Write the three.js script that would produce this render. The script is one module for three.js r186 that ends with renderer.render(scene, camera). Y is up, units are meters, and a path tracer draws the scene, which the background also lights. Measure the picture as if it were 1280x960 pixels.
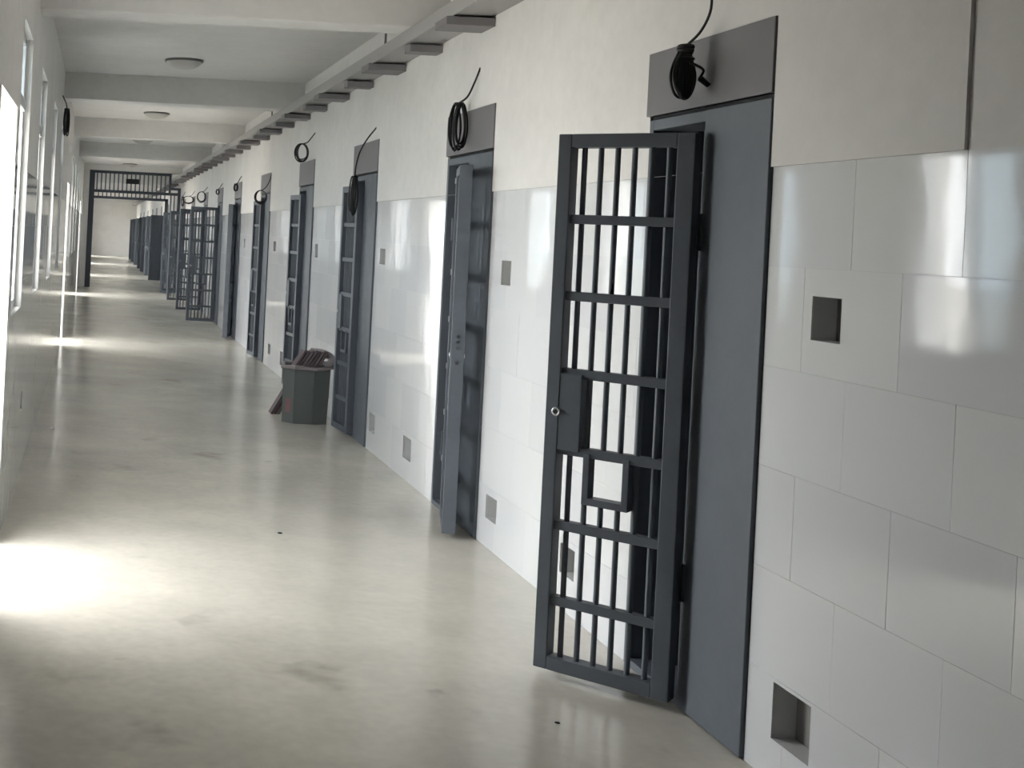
import * as THREE from 'three';
import { mergeGeometries } from 'three/addons/utils/BufferGeometryUtils.js';
import { RoundedBoxGeometry } from 'three/addons/geometries/RoundedBoxGeometry.js';
import { ImprovedNoise } from 'three/addons/math/ImprovedNoise.js';

// ---------------------------------------------------------------- camera, sky, exposure
const scene = new THREE.Scene();
const FOCAL = 1550, PX = 122, PY = 283;               // focal length and principal point in 1280 x 960 pixels
const FULL_W = 2400, FULL_H = 1400;
const EYE = 1.585;
const camera = new THREE.PerspectiveCamera(THREE.MathUtils.radToDeg(2 * Math.atan(FULL_H / 2 / FOCAL)), FULL_W / FULL_H, 0.05, 300);
camera.position.set(0, EYE, 0);
camera.rotation.set(0, 0, 0.05);
camera.setViewOffset(FULL_W, FULL_H, FULL_W / 2 - PX, FULL_H / 2 - PY, 1280, 960);
scene.add(camera);
scene.background = new THREE.Color().setRGB(0.96, 0.985, 1.0);   // even, bright overcast sky
scene.backgroundIntensity = 1;
const renderer = new THREE.WebGLRenderer({ antialias: true });
renderer.toneMapping = THREE.LinearToneMapping;
renderer.toneMappingExposure = 11.6;
renderer.shadowMap.enabled = true;

// ---------------------------------------------------------------- helpers
let seed = 20417;
const rnd = () => { seed = (seed * 1664525 + 1013904223) >>> 0; return seed / 4294967296; };
const rr = (a, b) => a + (b - a) * rnd();
const taken = new Map();
function numbered(name) {
  const n = taken.get(name) ?? 0; taken.set(name, n + 1);
  return n ? `${name}_${String(n).padStart(3, '0')}` : name;
}
function shade(o) { o.castShadow = true; o.receiveShadow = true; return o; }
function mesh(name, geometry, material, parent) {
  const m = shade(new THREE.Mesh(geometry, material)); m.name = name; parent.add(m); return m;
}
function box(w, h, d, x = 0, y = 0, z = 0) { const g = new THREE.BoxGeometry(w, h, d); g.translate(x, y, z); return g; }
function span(x0, x1, y0, y1, z0, z1) { return box(Math.abs(x1 - x0), Math.abs(y1 - y0), Math.abs(z1 - z0), (x0 + x1) / 2, (y0 + y1) / 2, (z0 + z1) / 2); }
function rbox(w, h, d, x, y, z, r = 0.004) { const g = new RoundedBoxGeometry(w, h, d, 1, r); g.translate(x, y, z); return g; }
function rspan(x0, x1, y0, y1, z0, z1, r = 0.004) { return rbox(Math.abs(x1 - x0), Math.abs(y1 - y0), Math.abs(z1 - z0), (x0 + x1) / 2, (y0 + y1) / 2, (z0 + z1) / 2, r); }
function metreUV(g) {                                    // uv in metres by the dominant axis of each normal
  const p = g.attributes.position, n = g.attributes.normal, uv = new Float32Array(p.count * 2);
  for (let i = 0; i < p.count; i++) {
    const ax = Math.abs(n.getX(i)), ay = Math.abs(n.getY(i)), az = Math.abs(n.getZ(i));
    const [u, v] = ay >= ax && ay >= az ? [p.getX(i), p.getZ(i)] : ax >= az ? [p.getZ(i), p.getY(i)] : [p.getX(i), p.getY(i)];
    uv[2 * i] = u; uv[2 * i + 1] = v;
  }
  g.setAttribute('uv', new THREE.BufferAttribute(uv, 2)); return g;
}
function merged(list) { return mergeGeometries(list.map((g) => (g.index ? g.toNonIndexed() : g))); }
function thing(name, label, category, group, at = [0, 0, 0]) {
  const o = new THREE.Group(); o.name = numbered(name); o.position.set(...at); scene.add(o);
  o.userData = { label, category }; if (group) o.userData.group = group; return o;
}
function structure(name, label, category) {
  const o = new THREE.Group(); o.name = name; scene.add(o);
  o.userData = { label, category, kind: 'structure' }; return o;
}
function tube(points, radius, seg = 24, sides = 6, closed = false) {
  return new THREE.TubeGeometry(new THREE.CatmullRomCurve3(points.map((p) => new THREE.Vector3(...p)), closed), seg, radius, sides, closed);
}
const ordinal = ['first', 'second', 'third', 'fourth', 'fifth', 'sixth', 'seventh', 'eighth', 'ninth', 'tenth', 'eleventh', 'twelfth', 'thirteenth', 'fourteenth', 'fifteenth', 'sixteenth', 'seventeenth', 'eighteenth', 'nineteenth', 'twentieth'];

// ---------------------------------------------------------------- textures
const noise = new ImprovedNoise();
function fbm(x, y, z, oct = 4) { let s = 0, a = 1, t = 0; for (let i = 0; i < oct; i++) { s += a * noise.noise(x, y, z + 7.3 * i); t += a; a *= 0.5; x *= 2; y *= 2; } return s / t; }
// tiles over "period" noise cells in both directions
function tileable(u, v, cells, z, oct) {
  const x = u * cells, y = v * cells, s = (a, b) => fbm(a, b, z, oct);
  const wx = u, wy = v;
  return s(x, y) * (1 - wx) * (1 - wy) + s(x - cells, y) * wx * (1 - wy) + s(x, y - cells) * (1 - wx) * wy + s(x - cells, y - cells) * wx * wy;
}
function texture(size, pixel, { srgb = false, metres = 1 } = {}) {
  const d = new Uint8Array(size * size * 4);
  for (let j = 0; j < size; j++) for (let i = 0; i < size; i++) {
    const c = pixel(i / size, j / size), k = 4 * (j * size + i);
    d[k] = Math.max(0, Math.min(255, c[0])); d[k + 1] = Math.max(0, Math.min(255, c[1])); d[k + 2] = Math.max(0, Math.min(255, c[2])); d[k + 3] = 255;
  }
  const t = new THREE.DataTexture(d, size, size); t.magFilter = THREE.LinearFilter; t.minFilter = THREE.LinearFilter;
  t.wrapS = t.wrapT = THREE.RepeatWrapping; t.repeat.set(1 / metres, 1 / metres);
  if (srgb) t.colorSpace = THREE.SRGBColorSpace; t.needsUpdate = true; return t;
}
const floorColour = texture(1024, (u, v) => {
  const big = tileable(u, v, 5, 1.1, 4), mid = tileable(u, v, 16, 4.7, 4), fine = tileable(u, v, 90, 9.2, 2);
  const stain = Math.max(0, tileable(u, v, 9, 21.3, 5) - 0.24) * 3.4, scuff = Math.max(0, tileable(u, v, 26, 33.1, 4) - 0.3) * 3.0;
  const k = 1 + big * 0.16 + mid * 0.08 + fine * 0.05 - Math.min(0.2, stain * 0.2) - Math.min(0.2, scuff * 0.22);
  return [212 * k, 206 * k - stain * 2, 193 * k - stain * 6];
}, { srgb: true, metres: 4.3 });
const floorRough = texture(512, (u, v) => { const k = 92 + 60 * tileable(u, v, 5, 2.2, 3) + 24 * tileable(u, v, 40, 6.2, 3); return [k, k, k]; }, { metres: 3.1 });
const fineBump = texture(256, (u, v) => { const k = 128 + 120 * tileable(u, v, 24, 3.3, 4); return [k, k, k]; }, { metres: 0.8 });
const tileBump = texture(256, (u, v) => { const k = 128 + 180 * tileable(u, v, 4, 13.3, 2); return [k, k, k]; }, { metres: 0.9 });
const plasterColour = texture(512, (u, v) => { const k = 1 + 0.05 * tileable(u, v, 6, 5.5, 4) + 0.03 * tileable(u, v, 40, 8.5, 2); return [224 * k, 222 * k, 219 * k]; }, { srgb: true, metres: 2.7 });
const steelRough = texture(256, (u, v) => { const k = 165 + 50 * tileable(u, v, 10, 11.5, 4); return [k, k, k]; }, { metres: 0.9 });
const steelColour = texture(256, (u, v) => { const k = 1 + 0.08 * tileable(u, v, 7, 14.5, 4) + 0.04 * tileable(u, v, 50, 18.5, 2); return [93 * k, 99 * k, 107 * k]; }, { srgb: true, metres: 1.2 });

// ---------------------------------------------------------------- materials
const std = (o) => new THREE.MeshStandardMaterial(o), phys = (o) => new THREE.MeshPhysicalMaterial(o);
const M = {
  floor: std({ map: floorColour, roughness: 0.55, roughnessMap: floorRough, bumpMap: fineBump, bumpScale: 0.0006 }),
  plaster: std({ map: plasterColour, roughness: 0.9, bumpMap: fineBump, bumpScale: 0.0015 }),
  ceiling: std({ map: plasterColour, roughness: 0.95 }),
  grout: std({ color: 0xc9cac9, roughness: 0.9 }),
  tiles: [0xdedfe0, 0xdbdcde, 0xe1e2e2].map((c) => phys({ color: c, roughness: 0.06, ior: 1.65, bumpMap: tileBump, bumpScale: 0.001 })),
  steel: std({ map: steelColour, roughness: 0.75, roughnessMap: steelRough }),
  steelDark: std({ color: 0x3c434d, roughness: 0.5 }),
  transom: std({ color: 0x737073, roughness: 0.45, bumpMap: fineBump, bumpScale: 0.0006 }),
  chrome: std({ color: 0xc9ccd0, roughness: 0.25, metalness: 1 }),
  black: std({ color: 0x17181b, roughness: 0.55 }),
  dark: std({ color: 0x1b1e22, roughness: 0.8 }),
  tray: std({ color: 0xa9a7a6, roughness: 0.5, metalness: 0.3 }),
  bracket: std({ color: 0x858284, roughness: 0.6, metalness: 0.2 }),
  lamp: std({ color: 0xb9b7b2, roughness: 0.35 }),
  lampRim: std({ color: 0x6d6b69, roughness: 0.5 }),
  aluminium: std({ color: 0xc8cbce, roughness: 0.4, metalness: 0.4 }),
  glass: phys({ color: 0xdde2e5, roughness: 0.02, transmission: 1, thickness: 0, ior: 1.5 }),
  binGrey: std({ color: 0x656b69, roughness: 0.4 }),
  liner: std({ color: 0x8f8789, roughness: 0.6 }),
  boards: [0x6e6264, 0x5d5355, 0x7a6e6f].map((c) => std({ color: c, roughness: 0.8 })),
  redLabel: std({ color: 0x8a6468, roughness: 0.6 }),
  paper: std({ color: 0xe8e8e6, roughness: 0.8 }),
  yard: std({ color: 0xc9c4ba, roughness: 0.95 }),
  recess: std({ color: 0x8e8c8a, roughness: 0.9 }),
};

// ---------------------------------------------------------------- dimensions (metres; d = distance ahead of the camera = -z)
const XR = 2.127, XL = -0.42, CEIL = 3.2, BEAM = 2.92, DADO = 1.88, D0 = -12, D1 = 69, ROW = DADO / 6, COL = 0.45;
const DOORS = [3.925, 6.70, 9.47, 12.26, 15.35, 18.45, 21.2, 24.1, 27.3, 30.3, 37.4, 41.1, 44.6, 48.0, 52.4, 57.0, 61.2];
const OPEN_W = 0.88, PANEL_W = 0.43, DOOR_H = 2.1, TRANSOM_TOP = 2.36;
const EXITS = [[5.1, 6.1], [16.3, 17.4], [28.1, 29.3], [39.5, 40.9], [52.0, 53.6], [65.0, 66.6]];
const EXIT_H = 2.15;
const WINDOWS = [6.3, 8.35, 10.6, 12.9, 18.7, 20.9, 23.2, 25.5, 30.4, 34.2, 36.5, 42.3, 44.8, 47.3, 49.6, 55, 57.5, 60, 62.5].map((d) => [d, d + 0.85]);
const SILL = 1.1, WIN_TOP = 2.64, WIN_BAR = 2.25, WALL_T = 0.24;
const RECESS = [[3.53, 3.675, 1.355, 1.485], [3.58, 3.78, 0.13, 0.302], [6.355, 6.5, 1.385, 1.513], [6.393, 6.57, 0.15, 0.275], [5.35, 5.515, 0.155, 0.285], [9.135, 9.31, 1.41, 1.525], [8.14, 8.35, 0.14, 0.285], [9.2, 9.4, 0.145, 0.285],
  [11.92, 12.08, 1.39, 1.52], [11.0, 11.19, 0.14, 0.28], [14.75, 14.92, 1.395, 1.51], [14.76, 14.97, 0.16, 0.28], [13.8, 13.98, 0.135, 0.285], [17.8, 17.97, 1.39, 1.51]];
const LEFT_RECESS = [[7.62, 7.78, 0.42, 0.535], [13.1, 13.28, 0.4, 0.53]];

// ---------------------------------------------------------------- shell
function wallGeometry(d0, d1, y0, y1, holes, x, thickness) {
  const s = new THREE.Shape([[d0, y0], [d1, y0], [d1, y1], [d0, y1]].map((p) => new THREE.Vector2(...p)));
  for (const [a, b, c, e] of holes) s.holes.push(new THREE.Path([[a, c], [a, e], [b, e], [b, c]].map((p) => new THREE.Vector2(...p))));
  const g = new THREE.ExtrudeGeometry(s, { depth: thickness, bevelEnabled: false });
  g.rotateY(Math.PI / 2); g.translate(x, 0, 0); return metreUV(g);
}
function minus(rects, hole) {
  const out = [];
  for (const [a, b, c, e] of rects) {
    const [p, q, r, s] = hole;
    if (p >= b || q <= a || r >= e || s <= c) { out.push([a, b, c, e]); continue; }
    if (p > a) out.push([a, p, c, e]);
    if (q < b) out.push([q, b, c, e]);
    const l = Math.max(a, p), m = Math.min(b, q);
    if (r > c) out.push([l, m, c, r]);
    if (s < e) out.push([l, m, s, e]);
  }
  return out.filter(([a, b, c, e]) => b - a > 0.004 && e - c > 0.004);
}
const doorHoles = DOORS.map((d) => [d, d + OPEN_W, 0, TRANSOM_TOP]);
const exitHoles = EXITS.map(([a, b]) => [a, b, 0, EXIT_H]);
const windowHoles = WINDOWS.map(([a, b]) => [a, b, SILL, WIN_TOP]);

const floor = mesh('floor', metreUV(span(XL - WALL_T, XR + 0.3, -0.12, 0, 12, -D1 - 0.3)), M.floor, scene);
floor.userData = { label: 'pale polished concrete corridor floor with faint stains', category: 'floor', kind: 'structure' };

const ceiling = structure('ceiling', 'off-white plastered corridor ceiling crossed by beams', 'ceiling');
mesh('ceiling_slab', metreUV(span(XL - WALL_T, XR + 0.3, CEIL, CEIL + 0.2, 12, -D1 - 0.3)), M.ceiling, ceiling);
for (const d of [-2.9, 2.4, 7.7, 13.1, 18.45, 23.8, 37.5, 42.8, 48.2, 53.5, 58.8, 64.1]) mesh('beam', metreUV(rspan(XL - 0.02, XR + 0.02, BEAM, CEIL + 0.01, -d, -d - 0.3, 0.008)), M.ceiling, ceiling);
mesh('beam', metreUV(rspan(XL - 0.02, XR + 0.02, 3.05, CEIL + 0.01, -32.1, -32.45, 0.008)), M.ceiling, ceiling);

const wallRight = structure('wall_right', 'cell-side corridor wall, white plaster above glossy white tiles', 'wall');
mesh('masonry', wallGeometry(D0, D1 + 0.3, -0.1, CEIL + 0.02, [...doorHoles, ...RECESS], XR + 0.002, WALL_T), M.grout, wallRight);
mesh('plaster', wallGeometry(3.05, D1, DADO, CEIL + 0.01, doorHoles.map(([a, b, c, e]) => [a, b, DADO + 0.0005, e]), XR - 0.008, 0.0099), M.plaster, wallRight);
mesh('plaster', wallGeometry(D0, 3.05, DADO, CEIL + 0.01, [], XR + 0.0012, 0.0007), M.plaster, wallRight);
for (const [a, b, c, e] of RECESS) mesh('junction_box', mergeGeometries([span(XR + 0.075, XR + 0.08, c - 0.004, e + 0.004, -a + 0.004, -b - 0.004)]), M.recess, wallRight);

const wallLeft = structure('wall_left', 'window-side corridor wall with tiled lower half', 'wall');
mesh('masonry', wallGeometry(D0, D1 + 0.3, -0.1, CEIL + 0.02, [...exitHoles, ...windowHoles, ...LEFT_RECESS], XL - WALL_T, WALL_T - 0.002), M.plaster, wallLeft);
for (const [a, b, c, e] of LEFT_RECESS) mesh('junction_box', span(XL - 0.075, XL - 0.08, c - 0.004, e + 0.004, -a + 0.004, -b - 0.004), M.recess, wallLeft);

function tileWall(parent, x, dir, from, to, farTo, holes) {
  const cache = new Map(), rest = [];
  const T = 0.01, G = 0.0007;
  const n0 = Math.floor(from / COL) - 1, n1 = Math.ceil(farTo / COL);
  for (let row = 0; row < 6; row++) for (let n = n0; n <= n1; n++) {
    const a0 = n * COL + (row % 2 ? COL / 2 : 0) + 0.12, b0 = a0 + COL;
    let rects = [[Math.max(from, a0 + G), Math.min(farTo, b0 - G), row * ROW + G, (row + 1) * ROW - G]];
    if (rects[0][1] - rects[0][0] < 0.01) continue;
    const full = rects[0]; for (const h of holes) rects = minus(rects, h);
    if (!rects.length) continue;
    const near = a0 < to, cd = (full[0] + full[1]) / 2, cy = (full[2] + full[3]) / 2;
    const tilt = [rr(-1, 1) * 0.0013, rr(-1, 1) * 0.0013];
    if (!near) { for (const r of rects) rest.push(span(x, x + dir * (T - 0.0), r[2], r[3], -r[0], -r[1])); continue; }
    const whole = rects.length === 1 && rects[0] === full && Math.abs(full[1] - full[0] - COL + 2 * G) < 1e-6;
    let g;
    const make = () => { const q = merged(rects.map((r) => span(-dir * T / 2 + 0, dir * T / 2, r[2] - cy, r[3] - cy, cd - r[0], cd - r[1]))); return metreUV(q); };
    if (whole) { if (!cache.has('w')) cache.set('w', make()); g = cache.get('w'); } else g = make();
    const m = mesh('tile', g, M.tiles[Math.floor(rnd() * 3)], parent);
    m.position.set(x + dir * T / 2, cy, -cd); m.rotation.set(0, tilt[0], tilt[1]);
  }
  if (rest.length) { const m = mesh('tile_field', metreUV(merged(rest)), M.tiles[0], parent); m.userData.kind = 'stuff'; }
}
tileWall(wallRight, XR, 1, 1.2, 19.5, D1, [...doorHoles, ...RECESS]);
tileWall(wallRight, XR, 1, D0, D0, 1.198, []);
tileWall(wallLeft, XL, -1, 3.6, 15.5, D1, [...exitHoles, ...windowHoles, ...LEFT_RECESS]);
tileWall(wallLeft, XL, -1, D0, D0, 3.598, []);

const wallEnd = structure('wall_end', 'plain pale wall closing the far end of the corridor', 'wall');
mesh('masonry', metreUV(span(XL - WALL_T, XR + 0.3, -0.1, CEIL + 0.02, -D1, -D1 - 0.2)), M.plaster, wallEnd);
const wallBack = structure('wall_back', 'plain pale wall behind the camera', 'wall');
mesh('masonry', metreUV(span(XL - WALL_T, XR + 0.3, -0.1, CEIL + 0.02, 11.9, 12.1)), M.plaster, wallBack);

const yard = mesh('ground', metreUV(span(XL - WALL_T - 0.002, -60, -0.3, -0.06, 40, -110)), M.yard, scene);
yard.userData = { label: 'pale concrete yard outside the doorways', category: 'ground', kind: 'structure' };

// windows in the left wall
WINDOWS.forEach(([a, b], i) => {
  const w = structure(`window_${i + 1}`, `tall aluminium window with a fixed light above, ${ordinal[i]} along the left wall`, 'window');
  const x0 = XL - 0.1, x1 = XL - 0.04, f = 0.045;
  mesh('window_frame', merged([span(x0, x1, SILL, WIN_TOP, -a, -a - f), span(x0, x1, SILL, WIN_TOP, -b + f, -b), span(x0, x1, SILL, SILL + f, -a - f, -b + f), span(x0, x1, WIN_TOP - f, WIN_TOP, -a - f, -b + f)]), M.aluminium, w);
  mesh('transom_bar', span(x0 - 0.005, x1 + 0.015, WIN_BAR - 0.03, WIN_BAR + 0.03, -a - f, -b + f), M.aluminium, w);
  const xm = (x0 + x1) / 2, half = (b - a) / 2 - f + 0.02, y0 = SILL + f, y1 = WIN_BAR - 0.03;
  for (const [x, near] of [[xm - 0.016, a + f], [xm + 0.016, i % 4 === 3 ? b - f - half : a + f + 0.03]]) {   // two sliding sashes, mostly pushed to one side
    const e = 0.03, far = near + half;
    const sash = mesh('sash', merged([span(x - 0.012, x + 0.012, y0, y1, -near, -near - e), span(x - 0.012, x + 0.012, y0, y1, -far + e, -far), span(x - 0.012, x + 0.012, y0, y0 + e, -near - e, -far + e), span(x - 0.012, x + 0.012, y1 - e, y1, -near - e, -far + e)]), M.aluminium, w);
    mesh('pane', span(x - 0.002, x + 0.002, y0 + e, y1 - e, -near - e, -far + e), M.glass, sash);
  }
  mesh('pane', span(xm - 0.003, xm + 0.003, WIN_BAR + 0.03, WIN_TOP - f, -a - f, -b + f), M.glass, w);
});

// ---------------------------------------------------------------- cell doorways: fixed steel panel, recessed inner door, transom plate
DOORS.forEach((d, i) => {
  const o = structure(`door_${i + 1}`, `slate-grey steel cell doorway with fixed side panel and plate above, ${ordinal[i]} from the camera`, 'doorway');
  const xf = XR - 0.014;
  mesh('side_panel', metreUV(rspan(xf, XR + 0.03, 0.004, DOOR_H, -d - 0.004, -d - PANEL_W, 0.003)), M.steel, o);
  mesh('jamb', metreUV(rspan(xf + 0.004, XR + 0.2, 0.004, DOOR_H, -d - OPEN_W + 0.035, -d - OPEN_W + 0.002, 0.003)), M.steel, o);
  mesh('jamb', metreUV(rspan(XR + 0.03, XR + 0.2, 0.004, DOOR_H, -d - PANEL_W + 0.03, -d - PANEL_W, 0.003)), M.steel, o);
  mesh('head_rail', metreUV(rspan(xf + 0.004, XR + 0.2, DOOR_H - 0.04, DOOR_H, -d - PANEL_W, -d - OPEN_W + 0.035, 0.003)), M.steel, o);
  mesh('threshold', metreUV(rspan(xf + 0.004, XR + 0.2, 0.001, 0.03, -d - PANEL_W, -d - OPEN_W + 0.035, 0.003)), M.steel, o);
  const inner = mesh('inner_door', span(XR + 0.2, XR + 0.22, 0.001, TRANSOM_TOP - 0.001, -d - 0.002, -d - OPEN_W + 0.002), M.steelDark, o);
  if (i < 6) for (let k = 0; k < 5; k++) { const z = -d - PANEL_W - 0.06 - k * 0.072; mesh('bar', metreUV(rspan(XR + 0.13, XR + 0.155, 0.03, DOOR_H - 0.04, z, z - 0.026, 0.003)), M.steel, inner); }
  if (i === 1) for (const y of [1.97, 1.7, 1.415, 1.13, 0.845, 0.565, 0.285]) mesh('rail', metreUV(rspan(XR + 0.03, XR + 0.09, y - 0.018, y + 0.018, -d - PANEL_W, -d - OPEN_W + 0.035, 0.003)), M.tray, inner);
  mesh('transom_plate', metreUV(rspan(XR - 0.016, XR - 0.004, DOOR_H + 0.016, TRANSOM_TOP, -d - 0.002, -d - OPEN_W - 0.02, 0.003)), M.transom, o);
  mesh('transom_backing', span(XR + 0.002, XR + 0.2, DOOR_H + 0.003, DOOR_H + 0.014, -d - 0.002, -d - OPEN_W + 0.002), M.dark, o);
});

// ---------------------------------------------------------------- barred gates
const GW = 0.48, G0 = 0.03, G1 = 2.015, GT = 0.07, RAILS = [1.70, 1.415, 1.13, 0.845, 0.565, 0.285];
const barX = [0, 1, 2, 3, 4, 5].map((k) => GW - 0.087 - 0.06 * k);
const gz0 = -GT, gz1 = 0, gzm = -GT / 2;
const gg = {
  freeStile: metreUV(rspan(GW - 0.05, GW, G0, G1, gz0, gz1)),
  hingeStile: metreUV(rspan(0, 0.06, G0, G1, gz0, gz1)),
  endRail: metreUV(rbox(GW - 0.11, 0.05, GT, (GW - 0.05 + 0.06) / 2, 0, gzm)),
  rail: metreUV(rbox(GW - 0.11, 0.034, 0.045, (GW - 0.05 + 0.06) / 2, 0, gzm, 0.003)),
  lock: metreUV(rspan(GW - 0.13, GW - 0.048, RAILS[3], RAILS[2], gz0 + 0.002, gz1 - 0.002)),
  keyRing: new THREE.TorusGeometry(0.0125, 0.0055, 8, 18),
  keyPlug: new THREE.CylinderGeometry(0.008, 0.008, GT + 0.012, 14),
  bolt: new THREE.CylinderGeometry(0.009, 0.009, 0.012, 10),
  hatchSide: metreUV(rspan(-0.012, 0.012, 0.672, RAILS[3], gz0 + 0.006, gz1 - 0.006, 0.003)),
  hatchSill: metreUV(rspan(GW - 0.31, GW - 0.145, 0.658, 0.684, gz0 + 0.006, gz1 - 0.006, 0.003)),
  knuckle: new THREE.CylinderGeometry(0.012, 0.012, 0.13, 12),
};
gg.keyPlug.rotateX(Math.PI / 2); gg.bolt.rotateZ(Math.PI / 2);
const barGeoCache = new Map();
function barGeo(len) { const k = len.toFixed(3); if (!barGeoCache.has(k)) barGeoCache.set(k, new THREE.CylinderGeometry(0.0105, 0.0105, len, 8)); return barGeoCache.get(k); }
function makeGate(label, d, angle, pivotX, detail, solid) {
  const g = thing('barred_gate', label, 'gate', 'barred gates of the cell doors', [pivotX, 0, -d - PANEL_W]);
  g.rotation.y = Math.PI / 2 + THREE.MathUtils.degToRad(angle);
  mesh('stile', gg.freeStile, M.steel, g); mesh('stile', gg.hingeStile, M.steel, g);
  const put = (name, geo, mat, x, y, z = 0) => { const m = mesh(name, geo, mat, g); m.position.set(x, y, z); return m; };
  put('rail', gg.endRail, M.steel, 0, G1 - 0.025); put('rail', gg.endRail, M.steel, 0, G0 + 0.025);
  for (const y of RAILS) put('rail', gg.rail, M.steel, 0, y);
  const lock = mesh('lock_plate', gg.lock, M.steel, g);
  for (const s of [1, -1]) { const m = mesh('keyhole_ring', gg.keyRing, M.chrome, lock); m.position.set(GW - 0.042, 0.985, gzm + s * (GT / 2 + 0.002)); }
  const plug = mesh('keyhole_plug', gg.keyPlug, M.black, lock); plug.position.set(GW - 0.042, 0.985, gzm);
  if (detail) for (const y of [1.03, 1.06, 1.09, 0.95]) { const m = mesh('bolt', gg.bolt, M.chrome, lock); m.position.set(GW + 0.004, y, gzm); }
  put('hatch_side', gg.hatchSide, M.steel, GW - 0.157, 0); put('hatch_side', gg.hatchSide, M.steel, GW - 0.298, 0);
  mesh('hatch_sill', gg.hatchSill, M.steel, g);
  for (let k = 0; k < 6; k++) {
    const x = barX[k];
    const runs = k === 0 ? [[G0 + 0.04, RAILS[3]], [RAILS[2], G1 - 0.04]] : k === 1 || k === 2 || k === 3 ? [[G0 + 0.04, 0.665], [RAILS[3], G1 - 0.04]] : [[G0 + 0.04, G1 - 0.04]];
    for (const [a, b] of runs) put('bar', barGeo(b - a), M.steel, x, (a + b) / 2, gzm);
  }
  if (solid) mesh('sheet', span(0.03, GW - 0.02, G0 + 0.02, G1 - 0.02, gzm - 0.004, gzm + 0.004), M.steel, g);
  for (const y of [0.44, 1.67]) put('hinge', gg.knuckle, M.steelDark, -0.012, y, 0.002);
  if (angle < 10) g.scale.x = 0.855;
  return g;
}
const gateSpec = [
  [48, 2.105, 'slate-grey barred steel gate nearest the camera, swung halfway open over the corridor'],
  [166, 2.045, 'barred gate of the second cell door, folded back against its side panel'],
  [6, 2.13, 'almost closed barred gate of the third cell door, beside the grey bin'],
  [6, 2.13, 'almost closed barred gate of the fourth cell door, just beyond the grey bin'],
  [6, 2.13, 'almost closed barred gate of the fifth cell door, below the round cable ring'],
  [166, 2.045, 'barred gate of the sixth cell door, folded back edge-on'],
  [91, 2.09, 'barred gate of the seventh cell door, standing square across, nearest of the far open gates'],
  [94, 2.09, 'open barred gate of the eighth cell door, partly behind the seventh'],
  [96, 2.09, 'open barred gate of the ninth cell door, before the corridor gate'],
  [92, 2.09, 'open barred gate of the tenth cell door, last before the corridor gate'],
  [90, 2.09, 'open barred gate of the eleventh cell door, first beyond the corridor gate'],
  [95, 2.09, 'open barred gate of the twelfth cell door, second beyond the corridor gate'],
  [92, 2.09, 'open barred gate of the thirteenth cell door, third beyond the corridor gate'],
  [88, 2.09, 'open barred gate of the fourteenth cell door, fourth beyond the corridor gate'],
  [93, 2.09, 'open barred gate of the fifteenth cell door, fifth beyond the corridor gate'],
  [90, 2.09, 'open barred gate of the sixteenth cell door, second from the end wall'],
  [92, 2.09, 'open barred gate of the last cell door, close to the end wall'],
];
gateSpec.forEach(([angle, px, label], i) => makeGate(label, DOORS[i], angle, px, i === 1, i > 9));

// ---------------------------------------------------------------- corridor gate far down
{
  const d = 32.25, z0 = -d, z1 = -d - 0.08, t = thing('corridor_gate', 'dark steel gate frame with barred transom spanning the far corridor', 'gate', undefined, [0, 0, 0]);
  const S = M.steelDark, add = (n, a, b, c, e, dz = 0) => mesh(n, span(a, b, c, e, z0 - dz, z1 + dz), S, t);
  add('post', -0.27, -0.13, 0.001, 3.05); add('post', 1.72, 1.8, 0.001, 2.36); add('post', 2.04, 2.115, 0.001, 2.62);
  add('top_rail', -0.13, 1.86, 2.98, 3.05); add('side_rail', 1.8, 1.86, 2.55, 2.98); add('step_rail', 1.86, 2.115, 2.62, 2.68);
  add('lintel_rail', -0.13, 2.04, 2.48, 2.55); add('lintel_rail', -0.13, 1.8, 2.32, 2.385);
  for (let k = 0; k < 17; k++) { const x = -0.07 + k * 0.111; mesh('bar', span(x - 0.018, x + 0.018, 2.55, 2.98, z0 - 0.02, z1 + 0.02), M.steel, t); }
  for (let k = 0; k < 17; k++) { const x = -0.02 + k * 0.108; mesh('spacer', span(x - 0.016, x + 0.016, 2.385, 2.48, z0 - 0.02, z1 + 0.02), M.steel, t); }
  mesh('sign_plate', rspan(0.68, 1.02, 2.73, 2.86, z0 + 0.02, z0 + 0.005, 0.003), M.dark, t);
  for (let k = 0; k < 2; k++) { const x = 1.87 + k * 0.09; mesh('bar', span(x - 0.015, x + 0.015, 0.06, 2.48, z0 - 0.02, z1 + 0.02), M.steel, t); }
  add('base_rail', 1.8, 2.04, 0.002, 0.06);
  mesh('pier', metreUV(span(XL + 0.001, -0.27, 0.001, 3.05, z0 + 0.1, z1 - 0.1)), M.plaster, t);
}

// ---------------------------------------------------------------- cable trunking along the right wall
{
  const t = thing('cable_tray', 'grey metal cable trunking on brackets along the top of the right wall', 'cable tray');
  mesh('trunk', span(1.885, XR - 0.012, 2.845, 2.9, 4.8, -D1 + 0.1), M.tray, t);
  mesh('side_rail', rspan(1.875, 1.888, 2.83, 2.915, 4.8, -D1 + 0.1, 0.003), M.tray, t);
  for (let k = -5; k < 40; k++) {
    const d = 6.9 + 0.98 * k; if (d > 32 && d < 32.6) continue;
    const w = k % 2 ? 0.07 : 0.12;
    mesh('bracket', rspan(1.85 + (k % 2 ? 0.06 : 0), XR - 0.009, 2.785, 2.832, -d + w, -d - w, 0.004), M.bracket, t);
  }
  for (const d of [8.6, 14.2, 19.5, 25]) mesh('hanger_rod', new THREE.CylinderGeometry(0.008, 0.008, CEIL - 2.9, 8).translate(1.93, (CEIL + 2.9) / 2, -d), M.bracket, t);
}

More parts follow.
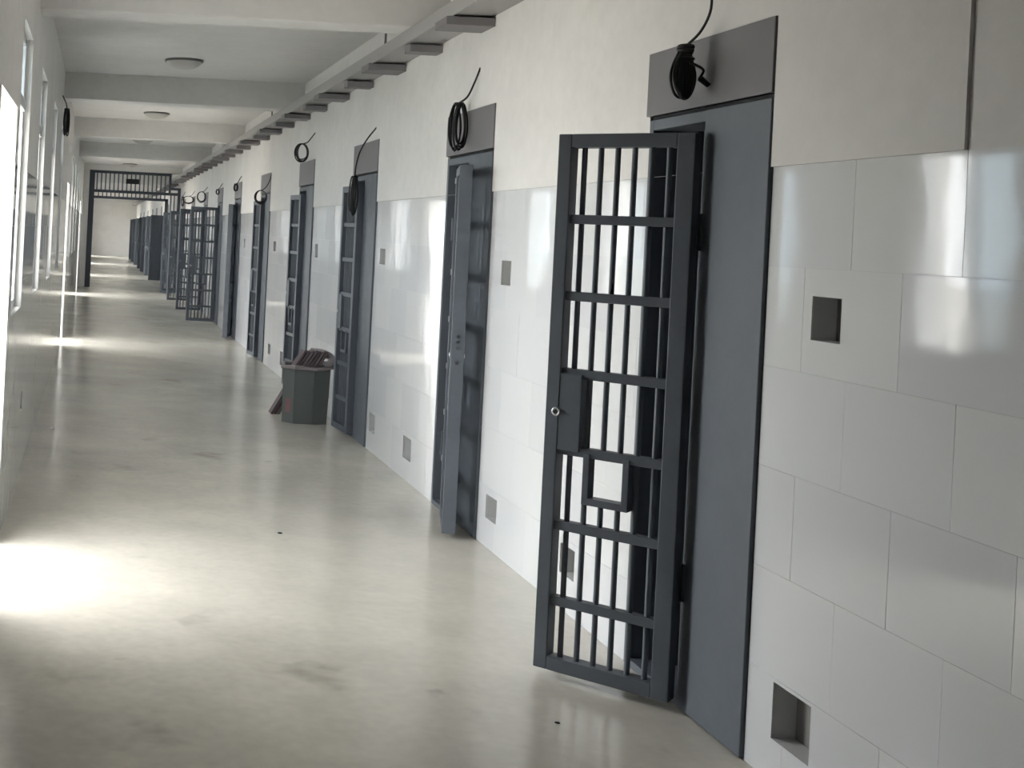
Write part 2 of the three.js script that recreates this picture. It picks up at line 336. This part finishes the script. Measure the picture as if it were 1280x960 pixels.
// ---------------------------------------------------------------- ceiling lights (switched off)
{
  const profile = [[0, -0.085], [0.05, -0.083], [0.1, -0.074], [0.14, -0.056], [0.163, -0.034], [0.168, -0.02]].map((p) => new THREE.Vector2(...p));
  const rim = [[0.166, -0.022], [0.18, -0.02], [0.182, -0.004], [0.175, 0], [0, 0]].map((p) => new THREE.Vector2(...p));
  const dome = new THREE.LatheGeometry(profile, 32), ring = new THREE.LatheGeometry(rim, 32);
  ['nearest the camera', 'second from the camera', 'third from the camera', 'fourth from the camera', 'fifth from the camera, before the corridor gate', 'first beyond the corridor gate', 'second beyond the corridor gate'].forEach((where, i) => {
    const l = thing('ceiling_light', `unlit round dome ceiling light, ${where}`, 'ceiling light', 'dome lights along the ceiling', [0.74, CEIL - 0.0005, -[11.75, 17.2, 22.5, 27.6, 31.2, 36, 41][i]]);
    mesh('diffuser', dome, M.lamp, l); mesh('base_ring', ring, M.lampRim, l);
  });
}

// ---------------------------------------------------------------- cable coils over the doors
// o: ring centre at, rx across, ry high, turns, yaw of its plane (0 = facing along the corridor), lead = points relative to centre
function coil(label, at, rx, ry, turns, yaw, lead, { r = 0.006, loose = 0.012, tie = true, plug = false, droop = 0, wrap = 0, thin = 0.8 } = {}) {
  const c = thing('cable_coil', label, 'cable', 'cable coils above the cell doors', at);
  const list = [], cs = Math.cos(yaw), sn = Math.sin(yaw);
  for (let k = 0; k < turns; k++) {
    const a = rx * rr(thin, 1.12), b = ry * rr(0.9, 1.08), ox = rr(-loose, loose), oz = rr(-loose, loose), pts = [];
    for (let i = 0; i < 14; i++) {
      const th = (i / 14) * Math.PI * 2, pinch = 1 - 0.55 * droop * Math.max(0, Math.cos(th));
      const px = a * pinch * Math.sin(th) + ox, py = b * Math.cos(th) + (ry - b);
      pts.push([px * cs + oz * sn, py, -px * sn + oz * cs]);
    }
    list.push(tube(pts, r, 40, 6, true));
  }
  mesh('loops', merged(list), M.black, c);
  if (lead) mesh('lead', tube([[0, ry * 0.98, 0], ...lead], r, 24, 6), M.black, c);
  if (tie) mesh('tie', new THREE.TorusGeometry(0.02, 0.009, 8, 16).rotateX(Math.PI / 2).translate(0, ry * 0.95, 0), M.black, c);
  if (wrap) mesh('wrapping', merged(Array.from({ length: wrap }, (_, k) => new THREE.TorusGeometry(0.019 + 0.004 * Math.sin(k * 1.9), 0.0065, 8, 18).rotateX(Math.PI / 2 + 0.25 * Math.sin(k * 2.3)).translate(0.002 * Math.cos(k * 3), ry * 0.95 - k * 0.0105, 0))), M.black, c);
  if (plug) {
    mesh('plug', merged([new THREE.CylinderGeometry(0.011, 0.009, 0.04, 10).rotateZ(0.9).translate(0.055, -0.04, 0.03), tube([[0.01, 0.03, 0.01], [0.05, 0.0, 0.03], [0.035, -0.035, 0.03], [0.045, -0.03, 0.03]], 0.005, 20, 6).toNonIndexed()]), M.black, c);
  }
  return c;
}
coil('tangled bundle of black cable hanging over the nearest door plate', [2.035, 2.235, -4.36], 0.042, 0.088, 15, 0.3, [[0.02, 0.13, 0.06], [0.03, 0.19, 0.1], [0.038, 0.28, 0.1], [0.075, 0.36, 0.1]], { droop: 1.5, loose: 0.012, plug: true, r: 0.005, wrap: 6, thin: 0.15 });
coil('long oval loops of black cable hanging over the second door plate', [2.045, 2.27, -7.15], 0.045, 0.13, 6, 0.45, [[0.025, 0.16, 0.08], [0.05, 0.24, 0.12], [0.075, 0.32, 0.13]], { droop: 0.55, loose: 0.02 });
coil('thin cable drooping to a dark bundle at the top of the third door', [2.0, 1.93, -9.75], 0.025, 0.15, 6, 0.5, [[0.0, 0.22, 0.02], [0.015, 0.34, 0.08], [0.06, 0.44, 0.12], [0.122, 0.53, 0.14]], { droop: 0.4, loose: 0.015 });
coil('small black cable ring hanging clear above the fourth door', [1.985, 2.42, -12.3], 0.06, 0.085, 5, 0.1, [[0.05, 0.1, 0.0], [0.09, 0.15, 0.0], [0.125, 0.2, 0.0]], { loose: 0.008, tie: false });
coil('round black cable ring hanging on the plate of the fifth door', [2.0, 2.05, -15.3], 0.07, 0.08, 6, 0.1, [[0.05, 0.12, 0], [0.09, 0.2, 0], [0.11, 0.28, 0]], { loose: 0.008, tie: false });
coil('flattened black cable bundle at the sixth door plate', [2.03, 2.27, -18.5], 0.025, 0.05, 5, 0.1, [[0.03, 0.08, 0], [0.055, 0.13, 0], [0.08, 0.17, 0]], { loose: 0.01 });
coil('flattened black cable bundle at the seventh door plate', [2.03, 2.28, -21.3], 0.025, 0.04, 5, 0.1, [[0.03, 0.07, 0], [0.05, 0.1, 0], [0.08, 0.15, 0]], { loose: 0.01 });
coil('round black cable ring above the eighth door', [1.99, 2.26, -24.2], 0.08, 0.1, 5, 0.1, [[0.06, 0.12, 0], [0.09, 0.16, 0], [0.12, 0.2, 0]], { loose: 0.01, tie: false });
coil('wide flat cable ring above the ninth door', [1.97, 2.27, -27.4], 0.12, 0.08, 5, 0.1, [[0.06, 0.1, 0], [0.1, 0.14, 0], [0.14, 0.2, 0]], { loose: 0.01, tie: false });
coil('dark cable bundle above the tenth door, before the corridor gate', [2.05, 2.3, -30.4], 0.03, 0.12, 5, 0.1, [[0.02, 0.15, 0], [0.04, 0.2, 0], [0.06, 0.24, 0]], { loose: 0.01 });
coil('dark cable bundle high on the left window wall', [XL + 0.055, 2.62, -12.45], 0.016, 0.13, 7, 0.2, [[-0.01, 0.18, 0], [-0.03, 0.22, 0], [-0.05, 0.26, 0]], { loose: 0.015 });

// ---------------------------------------------------------------- bin with brown boards
{
  const b = thing('bin', 'grey angular bin overfilled with brown boards, beside the third cell door', 'bin', undefined, [1.78, 0, -10.64]);
  const H = 0.475, out = [[-0.13, 0.05], [-0.045, 0.145], [0.115, 0.15], [0.255, 0.1], [0.25, -0.12], [-0.1, -0.13]];
  const wallOf = (p, q, name, mat) => {
    const dx = q[0] - p[0], dz = q[1] - p[1], l = Math.hypot(dx, dz), k = 0.94;
    const g = new THREE.BufferGeometry(), nx = dz / l * -0.006, nz = -dx / l * -0.006, v = [];
    const P = (a, y, s) => [a[0] * (y > 0.1 ? 1 : k) + (s ? nx : 0), y, a[1] * (y > 0.1 ? 1 : k) + (s ? nz : 0)];
    const c = [P(p, 0, 0), P(q, 0, 0), P(q, H, 0), P(p, H, 0), P(p, 0, 1), P(q, 0, 1), P(q, H, 1), P(p, H, 1)];
    for (const f of [[0, 1, 2, 0, 2, 3], [5, 4, 7, 5, 7, 6], [3, 2, 6, 3, 6, 7], [1, 0, 4, 1, 4, 5], [1, 5, 6, 1, 6, 2], [4, 0, 3, 4, 3, 7]]) for (const i of f) v.push(...c[i]);
    g.setAttribute('position', new THREE.Float32BufferAttribute(v, 3)); g.computeVertexNormals();
    return mesh(name, g, mat, b);
  };
  out.forEach((p, i) => wallOf(p, out[(i + 1) % 6], 'side_panel', M.binGrey));
  const bs = new THREE.Shape(out.map((p) => new THREE.Vector2(p[0] * 0.94, -p[1] * 0.94)));
  mesh('bottom', new THREE.ExtrudeGeometry(bs, { depth: 0.01, bevelEnabled: false }).rotateX(-Math.PI / 2), M.binGrey, b);
  const lip = new THREE.Shape(out.map(([x, z]) => new THREE.Vector2(x * 1.16, -z * 1.16)));
  lip.holes.push(new THREE.Path(out.map(([x, z]) => new THREE.Vector2(x * 0.97, -z * 0.97))));
  const rim = new THREE.ExtrudeGeometry(lip, { depth: 0.016, bevelEnabled: true, bevelSize: 0.006, bevelThickness: 0.004, bevelSegments: 2 }).rotateX(-Math.PI / 2);
  const rp = rim.attributes.position;
  for (let i = 0; i < rp.count; i++) { const x = rp.getX(i), z = rp.getZ(i); rp.setY(i, rp.getY(i) + H - 0.004 + 0.012 * Math.sin(x * 22 + 1) + (Math.hypot(x, z) > 0.16 ? -0.004 : 0.006) + Math.max(0, -z) * 0.12); }
  rim.computeVertexNormals(); mesh('folded_liner', rim, M.liner, b);
  mesh('inner_sheet', new THREE.ExtrudeGeometry(new THREE.Shape(out.map((p) => new THREE.Vector2(p[0] * 0.97, -p[1] * 0.97))), { depth: 0.008, bevelEnabled: false }).rotateX(-Math.PI / 2).translate(0, H - 0.06, 0), M.liner, b);
  mesh('sticker', rbox(0.05, 0.12, 0.002, 0, 0.15, 0, 0.0008).rotateY(Math.atan2(-0.095, 0.085) + 0).translate(-0.0885, 0, 0.0975), M.redLabel, b);
  // flap of the liner standing up on the wall side
  mesh('liner_flap', tube([[0.2, H + 0.01, 0.12], [0.26, H + 0.05, 0.08], [0.27, H + 0.09, 0.0], [0.2, H + 0.12, -0.06], [0.12, H + 0.12, -0.1]], 0.032, 30, 8), M.liner, b);
  for (let k = 0; k < 7; k++) {
    const t = thing('brown_board', `brown board heaped in the grey bin, ${ordinal[k]} from the left of its row`, 'board', 'boards heaped in the bin', [1.78 - 0.075 + k * 0.032, H - 0.05, -10.62 - k * 0.004]);
    mesh('slab', rbox(0.018, 0.22, 0.16, 0, 0.11, 0, 0.003), M.boards[k % 3], t);
    mesh('edge_strip', rbox(0.004, 0.216, 0.012, 0.0105, 0.11, 0.07, 0.002), M.boards[(k + 1) % 3], t);
    t.rotation.z = -0.55;
  }
  for (let k = 0; k < 3; k++) {
    const t = thing('brown_board', `brown board leaning behind the left foot of the bin, ${ordinal[k]} of its pile`, 'board', 'boards leaning by the bin', [1.62 + k * 0.03, 0.002, -11.05 - k * 0.01]);
    mesh('slab', rbox(0.02, 0.3, 0.14, 0, 0.15, 0, 0.003), M.boards[k % 3], t);
    mesh('edge_strip', rbox(0.006, 0.29, 0.012, 0.012, 0.15, 0.06, 0.002), M.boards[(k + 2) % 3], t);
    t.rotation.z = -0.5;
  }
}

// ---------------------------------------------------------------- litter
function scrap(label, name, category, at, size, mat) {
  const g = new THREE.IcosahedronGeometry(size, 1), p = g.attributes.position;
  for (let i = 0; i < p.count; i++) { const k = 1 + 0.35 * noise.noise(p.getX(i) * 90 + at[0], p.getY(i) * 90, p.getZ(i) * 90); p.setXYZ(i, p.getX(i) * k * 1.6, p.getY(i) * k * 0.5, p.getZ(i) * k); }
  g.computeVertexNormals(); g.computeBoundingBox();
  const m = mesh(numbered(name), g, mat, scene); m.position.set(at[0], -g.boundingBox.min.y, at[1]); m.userData = { label, category };
}
scrap('small white crumb of paper on the floor by the left wall', 'paper_scrap', 'scrap', [-0.27, -9.6], 0.012, M.paper);
scrap('tiny dark pebble on the floor in the middle of the corridor', 'pebble', 'pebble', [1.05, -6.6], 0.008, M.dark);
scrap('tiny dark pebble in the gate reflection near the camera', 'pebble', 'pebble', [1.62, -4.15], 0.006, M.dark);

renderer.render(scene, camera);
